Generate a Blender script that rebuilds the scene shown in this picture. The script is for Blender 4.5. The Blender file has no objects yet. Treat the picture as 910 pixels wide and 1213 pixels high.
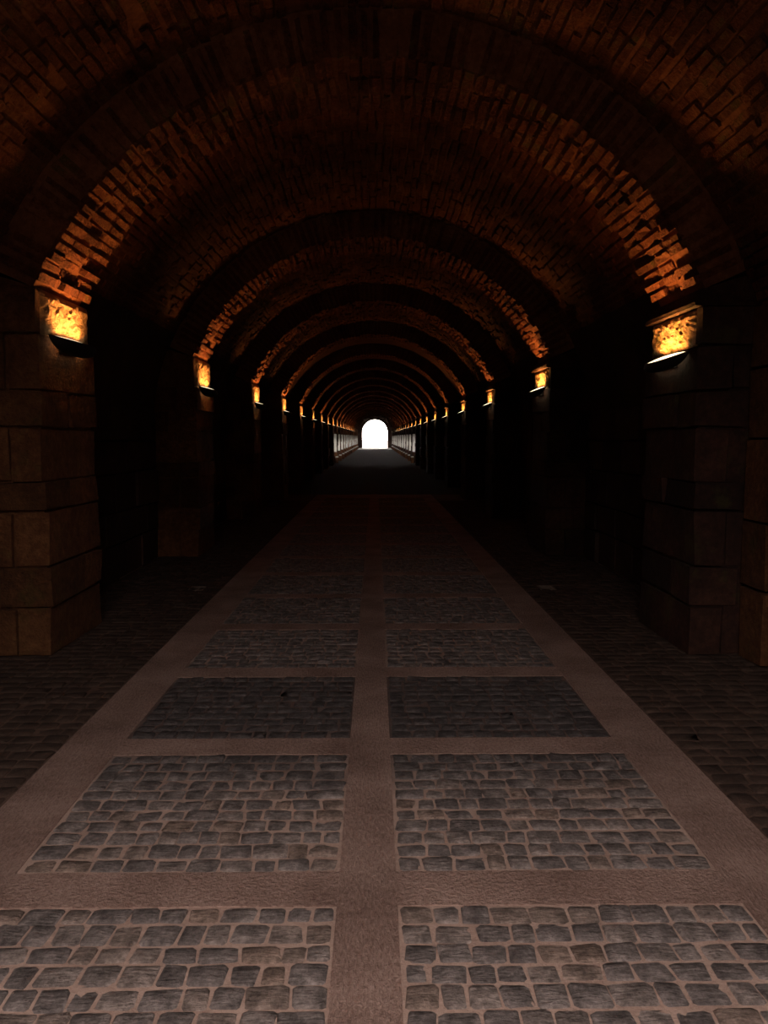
import bpy, math, random
import numpy as np
from mathutils import Matrix, Vector, Euler

random.seed(7)
rng = np.random.default_rng(7)
S = bpy.context.scene
COL = S.collection

# ------------------------------------------------------------------ camera
cam_data = bpy.data.cameras.new('camera')
cam_data.sensor_fit = 'HORIZONTAL'
cam_data.sensor_width = 36.0
cam_data.lens = 36.0                      # f = 910 px on a 910 px wide frame
cam_data.clip_end = 600
cam = bpy.data.objects.new('camera', cam_data)
COL.objects.link(cam)
CAM = Vector((0.03, 0.0, 1.65))
PITCH = math.atan(88.5 / 910)
YAW = math.atan(10.5 / 910)
cam.location = CAM
cam.rotation_euler = (math.pi / 2 - PITCH, 0, -YAW)
S.camera = cam
_cm = (Matrix.Translation(CAM) @ Euler((math.pi / 2 - PITCH, 0, -YAW)).to_matrix().to_4x4()).inverted()

def project(p):
    q = _cm @ Vector(p)
    if q.z > -0.05:
        return None
    return (455 + 910 * q.x / -q.z, 606.5 - 910 * q.y / -q.z, -q.z)

# ------------------------------------------------------------------ daylight (both mouths of the tunnel and the far side windows)
world = bpy.data.worlds.new('overcast')
S.world = world
world.use_nodes = True
bg = world.node_tree.nodes['Background']
bg.inputs['Color'].default_value = (1.0, 0.885, 0.835, 1)
bg.inputs['Strength'].default_value = 15.0
S.view_settings.view_transform = 'Standard'
S.view_settings.look = 'None'
S.view_settings.exposure = 0.0
S.view_settings.gamma = 1.0
S.view_settings.use_curve_mapping = False
S.cycles.use_denoising = True
S.cycles.sample_clamp_indirect = 3.0

# ------------------------------------------------------------------ dimensions (metres; y runs down the tunnel)
CZ = 1.67            # centre height of the vault circle
R_ARCH = 2.63        # intrados of the brick ribs
R_VAULT = 2.97       # barrel vault and wall plane
X_PIER = 2.40        # inner face of the piers
PITCH_Y = 4.87       # bay length
ARCH_Y0 = 5.70       # front of the first rib in view
ARCH_D = 0.90        # rib depth
Y_IN, Y_OUT = -1.2, 118.0
N_ARCH = 23          # ribs -1 .. 21
PIER_TOP = 2.735
X_BAND0, X_BAND1 = 1.34, 1.65
X_STRIP = 0.108
PANEL_P = 1.31
PANEL_Y = 2.576      # far edge of the nearest panel
BAR = 0.213

# portals help the daylight find the two mouths
def portal(y, w, h, z, rx):
    d = bpy.data.lights.new('daylight_portal', 'AREA')
    d.shape = 'RECTANGLE'; d.size = w; d.size_y = h
    d.cycles.is_portal = True
    o = bpy.data.objects.new('daylight_portal', d)
    o.location = (0, y, z); o.rotation_euler = (rx, 0, 0)
    COL.objects.link(o)
portal(Y_IN - .32, 3.2, 4.7, 2.35, math.pi / 2)

# ------------------------------------------------------------------ materials
def nt(name):
    m = bpy.data.materials.new(name); m.use_nodes = True
    t = m.node_tree; b = t.nodes['Principled BSDF']
    b.inputs['Specular IOR Level'].default_value = 0.25
    return m, t, b

def N(t, kind, **kw):
    n = t.nodes.new(kind)
    for k, v in kw.items():
        if k in n.inputs:
            n.inputs[k].default_value = v
        else:
            setattr(n, k, v)
    return n

def noise(t, scale, detail=4, rough=0.6, vec=None, stretch=None):
    n = N(t, 'ShaderNodeTexNoise')
    n.inputs['Scale'].default_value = scale
    n.inputs['Detail'].default_value = detail
    n.inputs['Roughness'].default_value = rough
    src = vec
    if src is None:
        g = N(t, 'ShaderNodeNewGeometry'); src = g.outputs['Position']
    if stretch:
        mp = N(t, 'ShaderNodeMapping'); mp.inputs['Scale'].default_value = stretch
        t.links.new(src, mp.inputs['Vector']); src = mp.outputs['Vector']
    t.links.new(src, n.inputs['Vector'])
    return n.outputs['Fac']

def ramp(t, fac, stops):
    r = N(t, 'ShaderNodeValToRGB')
    e = r.color_ramp.elements
    while len(e) < len(stops):
        e.new(0.5)
    for i, (p, c) in enumerate(stops):
        e[i].position = p
        e[i].color = (c, c, c, 1) if isinstance(c, (int, float)) else (*c, 1)
    t.links.new(fac, r.inputs['Fac'])
    return r.outputs['Color']

def mix(t, fac, a, b, mode='MIX'):
    m = N(t, 'ShaderNodeMix', data_type='RGBA', blend_type=mode)
    for k, v in ((0, fac), (6, a), (7, b)):
        if hasattr(v, 'links'):
            t.links.new(v, m.inputs[k])
        elif k == 0:
            m.inputs[0].default_value = v
        else:
            m.inputs[k].default_value = (*v, 1)
    return m.outputs[2]

def bump(t, b, fac, strength, dist):
    n = N(t, 'ShaderNodeBump')
    n.inputs['Strength'].default_value = strength
    n.inputs['Distance'].default_value = dist
    t.links.new(fac, n.inputs['Height'])
    t.links.new(n.outputs['Normal'], b.inputs['Normal'])

def add(t, a, b, wa=1.0, wb=1.0):
    m = N(t, 'ShaderNodeMath', operation='MULTIPLY'); t.links.new(a, m.inputs[0]); m.inputs[1].default_value = wa
    m2 = N(t, 'ShaderNodeMath', operation='MULTIPLY_ADD'); t.links.new(b, m2.inputs[0]); m2.inputs[1].default_value = wb
    t.links.new(m.outputs[0], m2.inputs[2])
    return m2.outputs[0]

def masonry(name, dark, mid, pale, rnd=True, moss=0.0, ms=(3.2, .56, .66), scale=1.0, bs=0.6, bd=0.02, rough=0.9):
    """weathered stone or brick: patchy colour, optional moss, per-piece tone"""
    m, t, b = nt(name)
    big = noise(t, 1.6 * scale, 5, 0.65)
    fine = noise(t, 22 * scale, 5, 0.7)
    c = ramp(t, add(t, big, fine, 0.6, 0.4), [(0.34, dark), (0.50, mid), (0.66, pale)])
    if rnd:
        oi = N(t, 'ShaderNodeObjectInfo')
        c = mix(t, 0.75, c, ramp(t, oi.outputs['Random'], [(0.0, 0.35), (0.5, 0.9), (1.0, 1.0)]), 'MULTIPLY')
    if moss:
        mn = noise(t, ms[0], 6, 0.7)
        f = ramp(t, mn, [(ms[1], 0.0), (ms[2], moss)])
        c = mix(t, f, c, (0.07, 0.075, 0.015))
    t.links.new(c, b.inputs['Base Color'])
    b.inputs['Roughness'].default_value = rough
    bump(t, b, add(t, fine, noise(t, 70 * scale, 3, 0.6), 0.7, 0.3), bs, bd)
    return m

M = {}
M['brick'] = masonry('brick', (0.030, 0.008, 0.005), (0.125, 0.036, 0.014), (0.27, 0.115, 0.048), moss=0.6, bs=1.0, bd=0.05)
M['brick_field'] = masonry('brick_field', (0.025, 0.006, 0.004), (0.09, 0.023, 0.009), (0.19, 0.070, 0.028), rnd=False, moss=0.3)
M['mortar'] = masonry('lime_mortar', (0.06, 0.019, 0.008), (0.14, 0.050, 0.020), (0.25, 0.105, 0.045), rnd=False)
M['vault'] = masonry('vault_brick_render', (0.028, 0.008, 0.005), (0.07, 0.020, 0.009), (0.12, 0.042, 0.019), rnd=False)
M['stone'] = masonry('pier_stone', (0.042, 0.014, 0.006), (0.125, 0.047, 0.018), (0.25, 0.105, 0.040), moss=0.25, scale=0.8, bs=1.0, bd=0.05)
M['stone_dark'] = masonry('dark_pier_stone', (0.012, 0.005, 0.0035), (0.035, 0.014, 0.009), (0.085, 0.034, 0.02), moss=0.25, scale=0.8)  # darker stone for the right-hand piers
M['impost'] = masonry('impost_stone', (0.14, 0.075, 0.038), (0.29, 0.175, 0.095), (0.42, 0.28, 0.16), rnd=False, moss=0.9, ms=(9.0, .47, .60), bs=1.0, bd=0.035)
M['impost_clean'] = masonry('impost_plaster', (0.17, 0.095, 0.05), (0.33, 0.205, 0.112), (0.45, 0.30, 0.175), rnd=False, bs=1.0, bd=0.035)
M['wall'] = masonry('dark_wall', (0.012, 0.008, 0.007), (0.035, 0.020, 0.015), (0.07, 0.036, 0.024), rnd=False)  # near-black tone for walls, haunches and mouth walls
M['wall_block'] = masonry('dark_block', (0.015, 0.009, 0.008), (0.045, 0.025, 0.018), (0.085, 0.042, 0.028))  # near-black blocks, tone varies per block
M['daylit_pale'] = masonry('daylit_pale', (0.3, 0.3, 0.26), (0.45, 0.45, 0.40), (0.55, 0.55, 0.5), rnd=False)  # pale tone painted where daylight should show
M['blocker'] = masonry('blocker_dark', (0.03, 0.025, 0.02), (0.05, 0.04, 0.035), (0.07, 0.06, 0.05), rnd=False)  # dark tone of the unseen surfaces added to cut daylight

def damp(t):
    """an old damp / oily stain across the third row of panels, ragged edged"""
    g = N(t, 'ShaderNodeNewGeometry')
    sp = N(t, 'ShaderNodeSeparateXYZ'); t.links.new(g.outputs['Position'], sp.inputs[0])
    nz = noise(t, 2.6, 5, 0.6)
    sub = N(t, 'ShaderNodeMath', operation='MULTIPLY_ADD'); t.links.new(nz, sub.inputs[0]); sub.inputs[1].default_value = 1.3
    t.links.new(sp.outputs['Y'], sub.inputs[2])                       # y + ragged offset (0.65 mean)
    mr = N(t, 'ShaderNodeMapRange'); t.links.new(sub.outputs[0], mr.inputs['Value'])
    mr.inputs['From Min'].default_value = 3.0; mr.inputs['From Max'].default_value = 8.0
    return ramp(t, mr.outputs['Result'], [(0.20, 0.0), (0.34, 1.0), (0.55, 1.0), (0.64, 0.15)])

def make_sett(name, rnd):
    m, t, b = nt(name)
    big = noise(t, 14, 4, 0.6)
    fine = noise(t, 60, 6, 0.75)
    strat = noise(t, 30, 5, 0.7, stretch=(0.5, 2.5, 1))
    c = ramp(t, add(t, big, fine, 0.55, 0.45), [(0.34, (0.06, 0.048, 0.044)), (0.5, (0.22, 0.182, 0.168)), (0.64, (0.44, 0.365, 0.335))])
    if rnd:
        oi = N(t, 'ShaderNodeObjectInfo')
        c = mix(t, 1.0, c, ramp(t, oi.outputs['Random'], [(0.0, (0.72, 0.71, 0.72)), (0.45, (0.95, 0.94, 0.94)), (0.8, (1.12, 1.07, 1.03)), (1.0, (1.1, 0.93, 0.80))]), 'MULTIPLY')
    else:
        vo = N(t, 'ShaderNodeTexVoronoi'); vo.inputs['Scale'].default_value = 9
        g = N(t, 'ShaderNodeNewGeometry'); t.links.new(g.outputs['Position'], vo.inputs['Vector'])
        sv = N(t, 'ShaderNodeSeparateColor'); t.links.new(vo.outputs['Color'], sv.inputs[0])
        c = mix(t, 0.5, c, ramp(t, sv.outputs[0], [(0.0, 0.4), (1.0, 1.0)]), 'MULTIPLY')
    c = mix(t, damp(t), c, mix(t, 1.0, c, (0.42, 0.42, 0.44), 'MULTIPLY'))
    t.links.new(c, b.inputs['Base Color'])
    b.inputs['Roughness'].default_value = 0.72
    b.inputs['Specular IOR Level'].default_value = 0.3
    bump(t, b, add(t, fine, strat, 0.5, 0.6), 1.0, 0.03)
    return m
M['sett'] = make_sett('sett_stone', True)
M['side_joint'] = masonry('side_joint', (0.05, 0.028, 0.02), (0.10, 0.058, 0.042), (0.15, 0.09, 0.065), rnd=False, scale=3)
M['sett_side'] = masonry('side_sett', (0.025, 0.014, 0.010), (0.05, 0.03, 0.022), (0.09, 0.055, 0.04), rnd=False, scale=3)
M['sett_field'] = make_sett('sett_field_stone', False)

def make_joint():
    m, t, b = nt('sandy_joint')
    fine = noise(t, 90, 5, 0.7)
    c = ramp(t, add(t, noise(t, 4, 4, 0.6), fine, 0.5, 0.5), [(0.3, (0.26, 0.165, 0.13)), (0.55, (0.42, 0.29, 0.235)), (0.75, (0.52, 0.37, 0.31))])
    c = mix(t, damp(t), c, mix(t, 1.0, c, (0.30, 0.30, 0.32), 'MULTIPLY'))
    t.links.new(c, b.inputs['Base Color']); b.inputs['Roughness'].default_value = 0.95
    bump(t, b, fine, 0.6, 0.01)
    return m
M['joint'] = make_joint()

def make_band(name, stretch):
    m, t, b = nt(name)
    rib = noise(t, 55, 3, 0.7, stretch=stretch)
    fine = noise(t, 120, 4, 0.8)
    big = noise(t, 2.2, 4, 0.6)
    c = ramp(t, add(t, big, add(t, rib, fine, 0.6, 0.4), 0.4, 0.6), [(0.37, (0.16, 0.094, 0.074)), (0.5, (0.32, 0.205, 0.165)), (0.63, (0.48, 0.325, 0.27))])
    t.links.new(c, b.inputs['Base Color']); b.inputs['Roughness'].default_value = 0.9
    bump(t, b, add(t, rib, fine, 0.7, 0.3), 1.0, 0.03)
    return m
M['strip'] = make_band('chiselled_strip', (1.6, 0.55, 1))
M['bar'] = make_band('chiselled_bar', (1.0, 1.0, 1))

def plain(name, col, rough=0.6, metal=0.0):
    m, t, b = nt(name)
    c = mix(t, noise(t, 30, 4), tuple(v * 0.8 for v in col), col)
    t.links.new(c, b.inputs['Base Color'])
    b.inputs['Roughness'].default_value = rough; b.inputs['Metallic'].default_value = metal
    return m
M['lamp_metal'] = plain('lamp_metal', (0.012, 0.011, 0.010), 0.7)
M['steel'] = plain('worn_steel', (0.22, 0.17, 0.14), 0.5, 0.4)
m, t, b = nt('lamp_glass')
b.inputs['Base Color'].default_value = (0.8, 0.7, 0.5, 1)
b.inputs['Emission Color'].default_value = (1.0, 0.80, 0.50, 1)
b.inputs['Emission Strength'].default_value = 2.2
M['lens'] = m
M['unlit_floor'] = plain('unlit_floor', (0.02, 0.017, 0.016), 0.95)  # near-black colour standing in for the unlit far reach
M['ground'] = masonry('outside_ground', (0.25, 0.24, 0.22), (0.35, 0.34, 0.32), (0.45, 0.44, 0.42), rnd=False)

# ------------------------------------------------------------------ mesh helpers
class MB:
    def __init__(self):
        self.v, self.f = [], []
    def add(self, verts, faces):
        o = len(self.v)
        self.v.extend(tuple(p) for p in verts)
        self.f.extend(tuple(i + o for i in q) for q in faces)
    def box(self, x0, x1, y0, y1, z0, z1, j=0.0):
        vs = [(x, y, z) for z in (z0, z1) for y in (y0, y1) for x in (x0, x1)]
        if j:
            vs = [tuple(c + random.uniform(-j, j) for c in p) for p in vs]
        self.add(vs, BOXF)
    def mesh(self, name, smooth=False):
        me = bpy.data.meshes.new(name)
        me.from_pydata(self.v, [], self.f)
        if smooth:
            me.polygons.foreach_set('use_smooth', [True] * len(me.polygons))
        me.update()
        return me
BOXF = [(0, 2, 3, 1), (4, 5, 7, 6), (0, 1, 5, 4), (2, 6, 7, 3), (0, 4, 6, 2), (1, 3, 7, 5)]

def obj(name, me, mat=None, parent=None, loc=(0, 0, 0), rot=None):
    if isinstance(me, MB):
        me = me.mesh(name)
    o = bpy.data.objects.new(name, me)
    if mat is not None and me is not None and not me.materials:
        me.materials.append(M[mat])
    COL.objects.link(o)
    if parent is not None:
        o.parent = parent
    o.location = loc
    if rot is not None:
        o.rotation_euler = rot
    return o

def struct(o):
    o['kind'] = 'structure'; return o

def tag(o, label, cat, group=None):
    o['label'] = label; o['category'] = cat
    if group:
        o['group'] = group
    return o

def arc_pt(r, a, y):
    return (r * math.cos(a), y, CZ + r * math.sin(a))

# ------------------------------------------------------------------ ground outside; unseen dark floor and wall added behind the viewer to cut daylight
mb = MB()
mb.add([(-200, -120, -0.12), (200, -120, -0.12), (200, 420, -0.12), (-200, 420, -0.12)], [(0, 1, 2, 3)])
struct(obj('ground', mb, 'ground'))
mb = MB(); mb.box(-30, 30, Y_IN - 8.5, Y_IN, -0.11, -0.03)
struct(obj('floor_bounce_cut', mb, 'blocker'))  # unseen dark ground, keeps bounce light off the vault
mb = MB(); mb.box(-30, 30, Y_IN - 8.5, Y_IN - 7.5, -0.1, 5.9)
struct(obj('wall_sky_block', mb, 'blocker'))  # unseen, added to block the low sky from the piers

# ------------------------------------------------------------------ floor
floor = MB()
floor.box(-R_VAULT - .3, R_VAULT + .3, Y_IN, Y_OUT + 12, -0.3, -0.0055)
floor = struct(obj('floor', floor, 'joint'))

mb = MB(); mb.box(-X_STRIP, X_STRIP, Y_IN, 22.25, -0.1, 0.0)
obj('centre_strip', mb, 'strip', floor)
for s in (-1, 1):
    mb = MB(); mb.box(min(s * X_BAND0, s * X_BAND1), max(s * X_BAND0, s * X_BAND1), Y_IN, 22.25, -0.1, 0.0)
    obj('edge_band', mb, 'strip', floor)
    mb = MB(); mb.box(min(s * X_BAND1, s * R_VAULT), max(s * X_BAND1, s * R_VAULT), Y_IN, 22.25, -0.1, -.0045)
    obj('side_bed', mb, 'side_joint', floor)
bars = []
k = -4
while PANEL_Y + k * PANEL_P < 22.2:
    bars.append(PANEL_Y + k * PANEL_P); k += 1
for s in (-1, 1):
    mb = MB(); mb.box(min(s * X_STRIP, s * X_BAND0), max(s * X_STRIP, s * X_BAND0), 0, BAR, -0.1, 0.0)
    me = mb.mesh('cross_band'); me.materials.append(M['bar'])
    for y in bars:
        obj('cross_band', me, None, floor, (0, y, random.uniform(-.002, .001)))
# far floor painted near-black for lack of light, slab painted pale for daylight
Y_FAR = 22.25
mb = MB(); mb.box(-R_VAULT, R_VAULT, Y_FAR, Y_OUT, -0.1, -0.002)
obj('far_paving', mb, 'unlit_floor', floor)
mb = MB(); mb.box(-R_VAULT + .6, R_VAULT - .6, 104.0, Y_OUT + 14, -0.1, 0.004)
obj('daylight_spill', mb, 'daylit_pale', floor)  # pale colour stands in for daylight spilling onto the floor

def sett_shape(w, d, h=0.05):
    """one worn sett: eight-sided rounded outline, domed uneven top (about 40 triangles)"""
    hw, hd = w / 2, d / 2
    c = min(w, d) * random.uniform(0.05, 0.13)
    pts = [(-hw + c, -hd), (hw - c, -hd), (hw, -hd + c), (hw, hd - c), (hw - c, hd), (-hw + c, hd), (-hw, hd - c), (-hw, -hd + c)]
    sk = random.uniform(-0.10, 0.10) * w
    pts = [(x * (1 + random.uniform(-.05, .05)) + sk * y / hd * .5 + random.uniform(-.003, .003), y * (1 + random.uniform(-.05, .05)) + random.uniform(-.003, .003)) for x, y in pts]
    tx, ty = random.uniform(-.05, .05), random.uniform(-.05, .05)
    v = [(x, y, -h) for x, y in pts]
    v += [(x, y, -0.0055 + random.uniform(-.0015, .002)) for x, y in pts]
    v += [(x * .90, y * .88, tx * x + ty * y + random.uniform(-.0025, .0025)) for x, y in pts]
    v += [(0, 0, 0.003 + random.uniform(-.003, .003))]
    f = []
    for r in (0, 8):
        for i in range(8):
            j = (i + 1) % 8
            f.append((r + i, r + j, r + 8 + j, r + 8 + i))
    for i in range(8):
        f.append((16 + i, 16 + (i + 1) % 8, 24))
    return v, f

def panel_setts(x0, x1, y0, y1, row=0.098, wm=0.110):
    out = []
    n = max(1, round((y1 - y0) / row)); rd = (y1 - y0) / n
    cuts = [y0 + i * rd + (random.uniform(-.008, .008) if 0 < i < n else 0) for i in range(n + 1)]
    for i in range(n):
        x = x0 + .004
        while x < x1 - 0.03:
            w = wm * random.uniform(0.72, 1.32)
            if x1 - (x + w) < 0.06:
                w = x1 - x
            out.append((x + w / 2, (cuts[i] + cuts[i + 1]) / 2 + random.uniform(-.004, .004), w, cuts[i + 1] - cuts[i]))
            x += w
    return out

places = []
for yf in bars:
    y0, y1 = yf - PANEL_P + BAR, yf
    if y0 < -1.2 or y1 > 22.3:
        continue
    for s in (-1, 1):
        a, b_ = sorted((s * (X_STRIP + .004), s * (X_BAND0 - .006)))
        places += panel_setts(a, b_, y0 + .006, y1 - .006)
for s in (-1, 1):
    a, b_ = sorted((s * (X_BAND1 + .006), s * (R_VAULT)))
    places += panel_setts(a, b_, 1.0, 20.0, row=0.105, wm=0.135)

GAP = 0.010
scored = []
for p in places:
    q = project((p[0], p[1], 0))
    vis = q is not None and -10 < q[0] < 920 and q[1] < 1222 and abs(p[0]) < X_BAND0
    scored.append((p[1] if vis else 1e6, p))
scored.sort(key=lambda t: t[0])
near = [p for sc, p in scored[:300] if sc < 1e6]
rest = [p for sc, p in scored[len(near):]]
variants = []
for i in range(14):
    mb = MB(); mb.add(*sett_shape(0.1, 0.1))
    me = mb.mesh('sett', smooth=True); me.materials.append(M['sett'])
    variants.append(me)
for (x, y, w, d) in near:
    o = obj('sett', random.choice(variants), None, floor, (x, y, random.uniform(-.004, .003)), (0, 0, random.choice((0, math.pi)) + random.uniform(-.05, .05)))
    o.scale = ((w - GAP * random.uniform(.6, 1.4)) / .1, (d - GAP * random.uniform(.6, 1.4)) / .1, 1)
mb, mbs = MB(), MB()
for (x, y, w, d) in rest:
    v, f = sett_shape(w - GAP, d - GAP)
    dz = random.uniform(-.004, .003)
    if abs(x) > X_BAND1:
        dz += .001
    (mbs if abs(x) > X_BAND1 else mb).add([(a + x, b_ + y, c + dz) for a, b_, c in v], f)
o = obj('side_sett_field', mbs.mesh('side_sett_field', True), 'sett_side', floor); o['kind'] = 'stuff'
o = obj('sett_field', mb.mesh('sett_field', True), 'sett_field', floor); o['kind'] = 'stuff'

# ------------------------------------------------------------------ vault (ceiling)
mb = MB()
NA = 72
ys = [Y_IN] + [ARCH_Y0 + PITCH_Y * i for i in range(-1, 23)] + [Y_OUT]
ys = sorted(y for y in set(ys) if y <= Y_OUT)
for y in ys:
    for k in range(NA + 1):
        a = math.pi * k / NA
        mb.v.append(arc_pt(R_VAULT + .027, a, y))
for r in range(len(ys) - 1):
    for k in range(NA):
        i = r * (NA + 1) + k
        mb.f.append((i, i + 1, i + NA + 2, i + NA + 1))
# far stretch without built bricks gets its own material slot
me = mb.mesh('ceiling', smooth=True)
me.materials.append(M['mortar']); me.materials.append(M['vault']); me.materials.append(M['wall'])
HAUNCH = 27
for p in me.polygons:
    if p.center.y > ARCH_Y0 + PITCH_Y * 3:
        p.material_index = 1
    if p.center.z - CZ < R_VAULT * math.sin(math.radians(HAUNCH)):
        p.material_index = 2            # near-black wall tone paints the rib shade onto the haunch
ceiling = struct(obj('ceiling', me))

brick_meshes = []
for i in range(8):                                   # brick: x = thickness (tangential), y = length, z = radial depth, unit size
    mb = MB()
    j = .08
    mb.add([(x + random.uniform(-j, j), y + random.uniform(-.03, .03), z + random.uniform(-.025, .025)) for z in (-.5, .5) for y in (-.5, .5) for x in (-.5, .5)], BOXF)
    me = mb.mesh('brick'); me.materials.append(M['brick'])
    brick_meshes.append(me)

def radial_frame(r, a, y):
    """matrix whose x is tangential, y runs down the tunnel, z points outward"""
    m3 = Matrix(((-math.sin(a), 0, math.cos(a)), (0, 1, 0), (math.cos(a), 0, math.sin(a))))
    return Matrix.Translation(arc_pt(r, a, y)) @ m3.to_4x4()

def vault_bricks(y0, y1, a0, a1, pitch=0.082, length=0.29):
    out = []
    n = int((a1 - a0) * R_VAULT / pitch)
    for c in range(n):
        a = a0 + (c + .5) * (a1 - a0) / n
        y = y0 - random.uniform(0, length)
        while y < y1:
            L = length * random.uniform(.8, 1.15)
            ya, yb = max(y, y0), min(y + L, y1)
            if yb - ya > .05 and random.random() > .03:
                out.append((a, (ya + yb) / 2, pitch - random.uniform(.016, .034), yb - ya - .018, random.uniform(-.016, .014)))
            y += L
    return out

def brick_matrix(b_):
    a, y, w, L, dr = b_
    return radial_frame(R_VAULT + .066 + dr, a + random.uniform(-.003, .003), y) @ Matrix.Diagonal((w, L, .11, 1))

vb0 = vault_bricks(2.6, ARCH_Y0, math.radians(14), math.radians(166))
sc_ = []
for b_ in vb0:
    q = project(arc_pt(R_VAULT, b_[0], b_[1]))
    sc_.append((-(1 / q[2]) if q and -15 < q[0] < 925 and -15 < q[1] < 460 else 1, b_))
sc_.sort(key=lambda t: t[0])
near_b = [b_ for v, b_ in sc_[:300] if v < 0]
rest_b = [b_ for v, b_ in sc_[len(near_b):]]
for b_ in near_b:
    o = obj('brick', random.choice(brick_meshes), None, ceiling)
    o.matrix_world = brick_matrix(b_)
UNIT = [(x, y, z) for z in (-.5, .5) for y in (-.5, .5) for x in (-.5, .5)]
def join_bricks(mb, mats, j=.07):
    for mt in mats:
        mb.add([mt @ Vector((x + random.uniform(-j, j), y + random.uniform(-.03, .03), z + random.uniform(-.03, .03))) for x, y, z in UNIT], BOXF)
mb = MB()
join_bricks(mb, [brick_matrix(b_) for b_ in rest_b])
for i in range(0, 3):
    y0 = ARCH_Y0 + PITCH_Y * i + ARCH_D
    join_bricks(mb, [brick_matrix(b_) for b_ in vault_bricks(y0, y0 + PITCH_Y - ARCH_D, math.radians(HAUNCH), math.radians(180 - HAUNCH))])
o = obj('brick_courses', mb, 'brick_field', ceiling); o['kind'] = 'stuff'

# ------------------------------------------------------------------ side walls (far bays have open windows)
def bay(i):
    return ARCH_Y0 + PITCH_Y * i + ARCH_D, ARCH_Y0 + PITCH_Y * (i + 1)
WIN_FROM = 8
WIN_Z0, WIN_Z1, WIN_W = 0.85, 1.60, 0.8
T = 0.25
for s, side in ((-1, 'left'), (1, 'right')):
    mb = MB()
    xa, xb = sorted((s * (R_VAULT + .02), s * (R_VAULT + T)))
    holes = []
    for i in range(WIN_FROM, 22):
        y0, y1 = bay(i)
        c = y1 - .25 - WIN_W / 2            # close before the next pier
        holes.append((c - WIN_W / 2, c + WIN_W / 2))
    y = Y_IN
    for h0, h1 in holes:
        mb.box(xa, xb, y, h0, -0.1, CZ + .1)
        mb.box(xa, xb, h0, h1, -0.1, WIN_Z0)
        mb.box(xa, xb, h0, h1, WIN_Z1, CZ + .1)
        y = h1
    mb.box(xa, xb, y, Y_OUT, -0.1, CZ + .1)
    wall = struct(obj('wall_' + side, mb, 'wall'))
    for i in (0, 1):                                   # blocks the photograph hints at in the first two bays
        y0, y1 = bay(i)
        z = 0.0
        for ch in (.42, .36, .45, .38, .40):
            y = y0 + .0 - random.uniform(0, .5)
            while y < y1:
                L = random.uniform(.55, .95)
                ya, yb = max(y, y0 + .03), min(y + L, y1 - .03)
                if yb - ya > .1:
                    mb = MB()
                    pr = random.uniform(.0, .05)
                    xa_, xb_ = sorted((s * (R_VAULT - pr), s * (R_VAULT + .12)))
                    mb.box(xa_, xb_, ya + .012, yb - .012, z + .012, z + ch - .012, .008)
                    obj('stone_block', mb, 'wall_block', wall)
                y += L
            z += ch

# end wall round the far mouth, added light-narrowing wall at the entrance
def mouth(name, hw, cz, y_a, y_b):
    mb = MB()
    pts_in = [(hw, 0.0)] + [(hw * math.cos(a), cz + hw * math.sin(a)) for a in np.linspace(0, math.pi, 33)] + [(-hw, 0.0)]
    n = len(pts_in)
    for yy in (y_a, y_b):
        for x, z in pts_in:
            mb.v.append((x, yy, z))
        for x, z in pts_in:
            d = Vector((x, z - 1.0)); d = d.normalized() * 7.5 if z > 0 else Vector((math.copysign(7.5, x), -1.0))
            mb.v.append((d.x, yy, max(0.0, 1.0 + d.y)))
    for k in range(n - 1):
        mb.f.append((k, k + 1, n + k + 1, n + k))
        mb.f.append((2 * n + k, 2 * n + k + 1, 3 * n + k + 1, 3 * n + k))
        mb.f.append((k, 2 * n + k, 2 * n + k + 1, k + 1))
    struct(obj(name, mb, 'wall'))
mouth('wall_end', 1.92, 2.40, Y_OUT, Y_OUT + .6)
mouth('wall_light_mask', 1.5, 2.95, Y_IN - .3, Y_IN)  # unseen, added so daylight falls off towards the sides

# ------------------------------------------------------------------ brick arches
A0 = math.acos((X_PIER - .01) / R_ARCH)
def arch_core():
    mb = MB()
    ks = np.linspace(A0 - .02, math.pi - A0 + .02, 61)
    for r in (R_ARCH + .034, R_VAULT + .10):
        for y in (.016, ARCH_D - .016):
            for a in ks:
                mb.v.append((r * math.cos(a), y, CZ + r * math.sin(a)))
    m_ = len(ks)
    for k in range(m_ - 1):
        mb.f += [(k, m_ + k, m_ + k + 1, k + 1), (k, k + 1, 2 * m_ + k + 1, 2 * m_ + k), (m_ + k, 3 * m_ + k, 3 * m_ + k + 1, m_ + k + 1),
                 (2 * m_ + k, 2 * m_ + k + 1, 3 * m_ + k + 1, 3 * m_ + k)]
    return mb

def arch_bricks():
    """voussoirs: three deep, about 72 courses"""
    out = []
    n = 72
    for c in range(n):
        a = A0 + (c + .5) * (math.pi - 2 * A0) / n
        low = 1 - min(1, min(a - A0, math.pi - A0 - a) / .5)          # rougher towards the springing
        splits = sorted(random.sample([.24, .3, .36, .55, .6, .66], 2))
        if splits[1] - splits[0] < .2:
            splits = [.3, .6]
        ysp = [0] + splits + [ARCH_D]
        for k in range(3):
            dr = random.uniform(-.014, .016) + low * random.uniform(-.03, .03)
            L = ysp[k + 1] - ysp[k]
            w = (math.pi - 2 * A0) * R_ARCH / n - random.uniform(.022, .042)
            yy = (ysp[k] + ysp[k + 1]) / 2 + (random.uniform(-.015, .01) if k == 0 else 0)
            out.append(radial_frame(R_ARCH + .170 + dr, a + random.uniform(-.003, .003), yy) @ Matrix.Diagonal((w, L - .02, .32, 1)))
    return out

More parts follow.
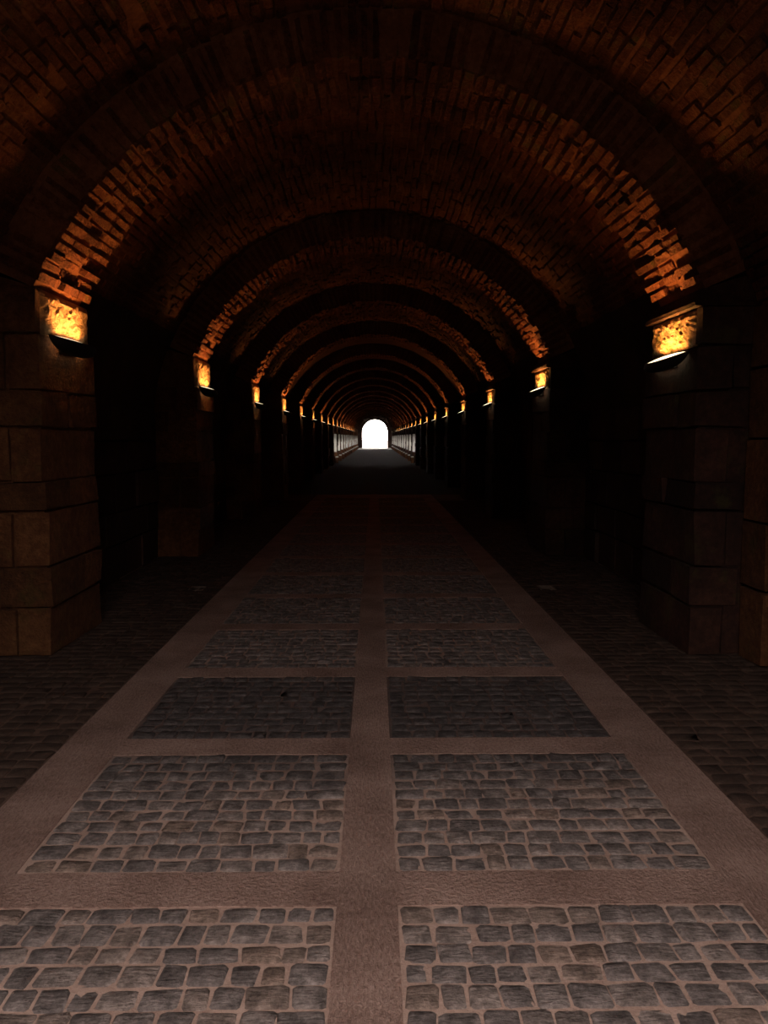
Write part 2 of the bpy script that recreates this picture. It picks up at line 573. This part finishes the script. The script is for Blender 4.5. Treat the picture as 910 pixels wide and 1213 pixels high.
ORD = ['nearest', 'second', 'third', 'fourth', 'fifth', 'sixth', 'seventh', 'eighth', 'ninth', 'tenth']
core_me = arch_core().mesh('brick_arch'); core_me.materials.append(M['mortar'])
joined = []
for i in range(3):
    mb = MB(); join_bricks(mb, arch_bricks(), .08)
    me = mb.mesh('brick_ring'); me.materials.append(M['brick_field'])
    joined.append(me)
ARCH_LABEL = ['nearest brick arch, widest of the row, radial bricks across the photo top',
              'second brick arch from the camera, with a black shaded front face']
for i in range(-1, N_ARCH - 1):
    y = ARCH_Y0 + PITCH_Y * i
    o = obj('brick_arch', core_me, None, None, (0, y, 0))
    if i < 0:
        tag(o, 'brick arch overhead beside the camera, just out of the frame', 'arch', 'brick arches down the tunnel')
    elif i < 2:
        tag(o, ARCH_LABEL[i], 'arch', 'brick arches down the tunnel')
    elif i < 9:
        tag(o, ORD[i] + ' brick arch from the camera, thin amber lit ring', 'arch', 'brick arches down the tunnel')
    else:
        tag(o, 'tiny distant brick arch, tenth or further from the camera', 'arch', 'far brick arches before the bright exit')
    if i == 0:
        for mt in arch_bricks():
            b_ = obj('brick', random.choice(brick_meshes), None, o)
            b_.matrix_local = mt
    else:
        c = obj('brick_ring', joined[i % 3], None, o); c['kind'] = 'stuff'

# ------------------------------------------------------------------ stone piers
COURSES = [.38, .30, .42, .22, .40, .28, .30]        # up to the lamp
def pier_blocks(s, first):
    """list of boxes (x0, x1, y0, y1, z0, z1); local origin at the pier's base on the wall side, y from its front"""
    out = []
    z = 0.0
    PD = 1.08
    for n_, ch in enumerate(COURSES[:-1] + [COURSES[-1] + (.10 if s < 0 and first else .03 if s < 0 else .02)]):
        cut = random.uniform(.35, .7) if n_ % 2 else None
        spans = [(0, PD)] if cut is None else [(0, cut), (cut, PD)]
        xs = 2.66 if n_ % 2 == 0 else 2.78
        for a, b_ in spans:
            e = random.uniform(-.022, .02)
            out.append((X_PIER + e, (xs if a == 0 else 2.99) - .012, a + random.uniform(-.02, .02) + .008, b_ - .010, z + .010, z + ch - .010))
        out.append((xs + .010, 2.99, random.uniform(.0, .05), .5, z + .010, z + ch - .010))
        z += ch
    return out, z

def rough_block(s, y0, y1, z0, z1):
    """impost block with a pitted, chipped inner face and worn arrises"""
    mb = MB()
    xa, xb = sorted((s * (X_PIER + .03), s * 2.99)); mb.box(xa, xb, y0, y1, z0, z1)
    ny, nz = 22, 12
    vs, fs = [], []
    for k in range(nz + 1):
        for j in range(ny + 1):
            e = min(j, ny - j, k, nz - k)
            d = .03 if e == 0 else .012 * (e == 1) + random.uniform(-.007, .007) + (.010 if random.random() < .10 else 0)
            vs.append((s * (X_PIER + d), y0 + (y1 - y0) * j / ny, z0 + (z1 - z0) * k / nz))
    for k in range(nz):
        for j in range(ny):
            a = k * (ny + 1) + j
            fs.append((a, a + 1, a + ny + 2, a + ny + 1))
    mb.add(vs, fs)
    return mb

def make_pier(i, s, label, group, parts):
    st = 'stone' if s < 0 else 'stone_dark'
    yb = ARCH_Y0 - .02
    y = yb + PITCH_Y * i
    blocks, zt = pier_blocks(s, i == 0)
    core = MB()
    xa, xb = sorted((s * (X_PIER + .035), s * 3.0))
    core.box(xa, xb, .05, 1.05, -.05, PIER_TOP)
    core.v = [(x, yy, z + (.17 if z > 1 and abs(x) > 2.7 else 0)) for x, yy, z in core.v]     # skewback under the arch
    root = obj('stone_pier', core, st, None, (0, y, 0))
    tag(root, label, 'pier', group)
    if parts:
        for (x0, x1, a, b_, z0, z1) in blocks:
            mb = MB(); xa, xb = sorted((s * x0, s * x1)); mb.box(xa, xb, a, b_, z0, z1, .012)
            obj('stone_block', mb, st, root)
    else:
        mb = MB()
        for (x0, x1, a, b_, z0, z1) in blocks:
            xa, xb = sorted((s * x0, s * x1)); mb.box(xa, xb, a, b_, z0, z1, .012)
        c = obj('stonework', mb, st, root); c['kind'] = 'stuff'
    # impost: the tall block the lamp washes, a thin ledge on the right-hand piers
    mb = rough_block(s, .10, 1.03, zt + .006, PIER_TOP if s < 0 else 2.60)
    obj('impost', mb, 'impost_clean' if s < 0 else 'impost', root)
    mb = MB(); xa, xb = sorted((s * (X_PIER + .02), s * 2.99)); mb.box(xa, xb, .0, .095, zt + .012, PIER_TOP - .03 if s < 0 else 2.59, .010)
    if s < 0:
        mb.v = [(x, yy, z + (.15 if z > 2.6 and abs(x) > 2.7 else 0)) for x, yy, z in mb.v]
    obj('front_block', mb, st, root)
    if s > 0:
        mb = MB(); xa, xb = sorted((s * (X_PIER - .035), s * 2.98)); mb.box(xa, xb, .02, 1.05, 2.605, 2.635, .004)
        obj('ledge', mb, 'stone_dark', root)
        mb = MB(); xa, xb = sorted((s * (X_PIER + .01), s * 2.98)); mb.box(xa, xb, .05, 1.03, 2.64, PIER_TOP - .01, .008)
        mb.v = [(x, yy, z + (.15 if z > 2.7 and abs(x) > 2.7 else 0)) for x, yy, z in mb.v]
        obj('springer', mb, st, root)
    if i >= 9:
        mb = MB(); xa, xb = sorted((s * (X_PIER + .03), s * 2.8)); mb.box(xa, xb, -.05, -.022, .72, 1.86, .004)
        obj('daylight_strip', mb, 'daylit_pale', root)  # strip of daylight painted on the pier front
        mb = MB(); xa, xb = sorted((s * (X_PIER - .07), s * (X_PIER + .10))); mb.box(xa, xb, -.12, -.02, .0, .36, .008)
        obj('glint_block', mb, 'stone', root)  # made-up base that carries the painted glint
        mb = MB(); mb.box(xa, xb, -.12, -.02, .365, .44, .008)
        obj('glint_cap', mb, 'daylit_pale', root)  # pale top painted as a daylight glint
    if i == 0 and s > 0:
        z = 0
        for ch in (.55, .48, .62, .5, .45):
            mb = MB(); mb.box(2.79, 3.0, -.34 + random.uniform(-.02, .02), .0, z + .01, z + ch - .01, .012)
            p = obj('pilaster_block', mb, 'stone', root)
            z += ch
    return root

for i in range(-1, N_ARCH - 1):
    for s, side in ((-1, 'left'), (1, 'right')):
        if i < 0:
            lb, gr = f'stone pier at the {side} beside the camera, just out of the frame', 'stone piers'
        elif i == 0:
            lb, gr = f'nearest {side} stone pier of big weathered blocks under the largest lamp', 'stone piers'
        elif i < 7:
            lb, gr = f'{ORD[i]} stone pier from the camera along the {side} wall', 'stone piers'
        else:
            lb, gr = f'tiny far stone pier of the {side} row, catching daylight near exit', f'far {side} stone piers near the exit'
        make_pier(i, s, lb, gr, 0 <= i < 3)

# ------------------------------------------------------------------ wall lamps
LAMP_Z = 2.34
LAMP_DZ = {-1: .06, 1: -.05}      # the nearest pair hangs unevenly
LAMP_E = 14.0
LAMP_TILT = 8
def lamp_meshes(tilt):
    """local: wall at x = 0, lamp reaches to -x; half-bowl housing 0.62 long"""
    L, P, H = .38, .17, .115
    n, r = 20, 6
    ct, st = math.cos(tilt), math.sin(tilt)
    def tl(x, y, z):
        # tip the whole tray about the wall line so the outer edge drops
        return (x * ct + z * st, y, z * ct + x * st)
    hb = MB()
    for j in range(r + 1):
        ph = (math.pi / 2) * j / r
        for k in range(n + 1):
            th = math.pi * k / n
            hb.v.append(tl(-P * math.sin(th) * math.cos(ph), L * math.cos(th) * math.cos(ph) ** .7, -H * math.sin(ph)))
    for j in range(r):
        for k in range(n):
            a = j * (n + 1) + k
            hb.f.append((a, a + 1, a + n + 2, a + n + 1))
    rim = MB()
    for sc, dz in ((1.0, 0.0), (1.0, .012), (.90, .012), (.90, 0.0)):
        for k in range(n + 1):
            th = math.pi * k / n
            rim.v.append(tl(-P * sc * math.sin(th), L * sc * math.cos(th), dz))
    for q in range(4):
        for k in range(n):
            a, b_ = q * (n + 1) + k, ((q + 1) % 4) * (n + 1) + k
            rim.f.append((a, a + 1, b_ + 1, b_))
    ln = MB()
    rings = [(.9, .006), (.7, .016), (.35, .022)]
    for sc, dz in rings:
        for k in range(n + 1):
            th = math.pi * k / n
            ln.v.append(tl(-P * sc * math.sin(th) * .97 - .004, L * sc * math.cos(th), dz))
    c = len(ln.v); ln.v.append(tl(-.01, 0, .024))
    for j in range(2):
        for k in range(n):
            a = j * (n + 1) + k
            ln.f.append((a, a + 1, a + n + 2, a + n + 1))
    for k in range(n):
        ln.f.append((2 * (n + 1) + k, 2 * (n + 1) + k + 1, c))
    bk = MB(); bk.box(-.012, .03, -.16, .16, -.095, -.01)
    out = []
    for nm, b_, mt in (('housing', hb, 'lamp_metal'), ('rim', rim, 'lamp_metal'), ('lens', ln, 'lens'), ('mounting_plate', bk, 'lamp_metal')):
        me = b_.mesh(nm, smooth=nm in ('housing', 'lens')); me.materials.append(M[mt]); out.append((nm, me))
    return out
LM = {-1: lamp_meshes(math.radians(13)), 1: lamp_meshes(math.radians(21))}

lamp_light = bpy.data.lights.new('lamp_light', 'AREA')
lamp_light.shape = 'RECTANGLE'; lamp_light.size = .07; lamp_light.size_y = .48
lamp_light.energy = LAMP_E
lamp_light.color = (1.0, 0.385, 0.085)
lamp_light.spread = math.radians(130)

def make_lamp(i, s, label, group):
    y = ARCH_Y0 + PITCH_Y * i + .50
    root = obj('wall_lamp', None, None, None, (s * (X_PIER - .012), y, LAMP_Z + (LAMP_DZ[s] if i == 0 else 0)), (0, 0, 0 if s > 0 else math.pi))
    tag(root, label, 'lamp', group)
    hs = None
    for nm, me in LM[s]:
        o = obj(nm, me, None, hs if nm in ('rim', 'lens') else root)
        hs = o if nm == 'housing' else hs
    lo = bpy.data.objects.new('lamp_light', lamp_light)
    COL.objects.link(lo); lo.parent = root
    lo.location = (-.058, 0, .012)
    lo.rotation_euler = (math.pi, math.radians(LAMP_TILT), 0)
    return root

for i in range(-1, 17):
    for s, side in ((-1, 'left'), (1, 'right')):
        if i < 0:
            lb, gr = f'uplight on the {side} wall beside the camera, just out of the frame', 'amber wall lamps'
        elif i == 0:
            lb = 'largest lamp on the left wall, bright amber wash on clean stone' if s < 0 else 'largest lamp on the right wall, white glowing slit under mossy stone'
            gr = 'amber wall lamps'
        elif i < 9:
            lb, gr = f'{ORD[i]} amber wall lamp from the camera along the {side} wall', 'amber wall lamps'
        else:
            lb, gr = f'tiny distant amber lamp of the {side} row, tenth or further', f'far {side} wall lamps'
        make_lamp(i, s, lb, gr)

# ------------------------------------------------------------------ small steel drain covers in the side paving
for s, side in ((-1, 'left'), (1, 'right')):
    root = obj('drain_cover', None, None, None, (s * 1.92, 8.32, -.012))
    tag(root, f'small steel drain cover in the dark {side} paving beside the edge band', 'drain cover', 'drain covers')
    mb = MB()
    w, d = .085, .12
    mb.box(-w, w, -d, -d + .018, 0, .016); mb.box(-w, w, d - .018, d, 0, .016)
    mb.box(-w, -w + .018, -d + .018, d - .018, 0, .016); mb.box(w - .018, w, -d + .018, d - .018, 0, .016)
    obj('frame', mb, 'steel', root)
    for k in range(5):
        mb = MB(); yy = -d + .045 + k * .038; mb.box(-w + .018, w - .018, yy - .008, yy + .008, .002, .014)
        obj('bar', mb, 'steel', root)
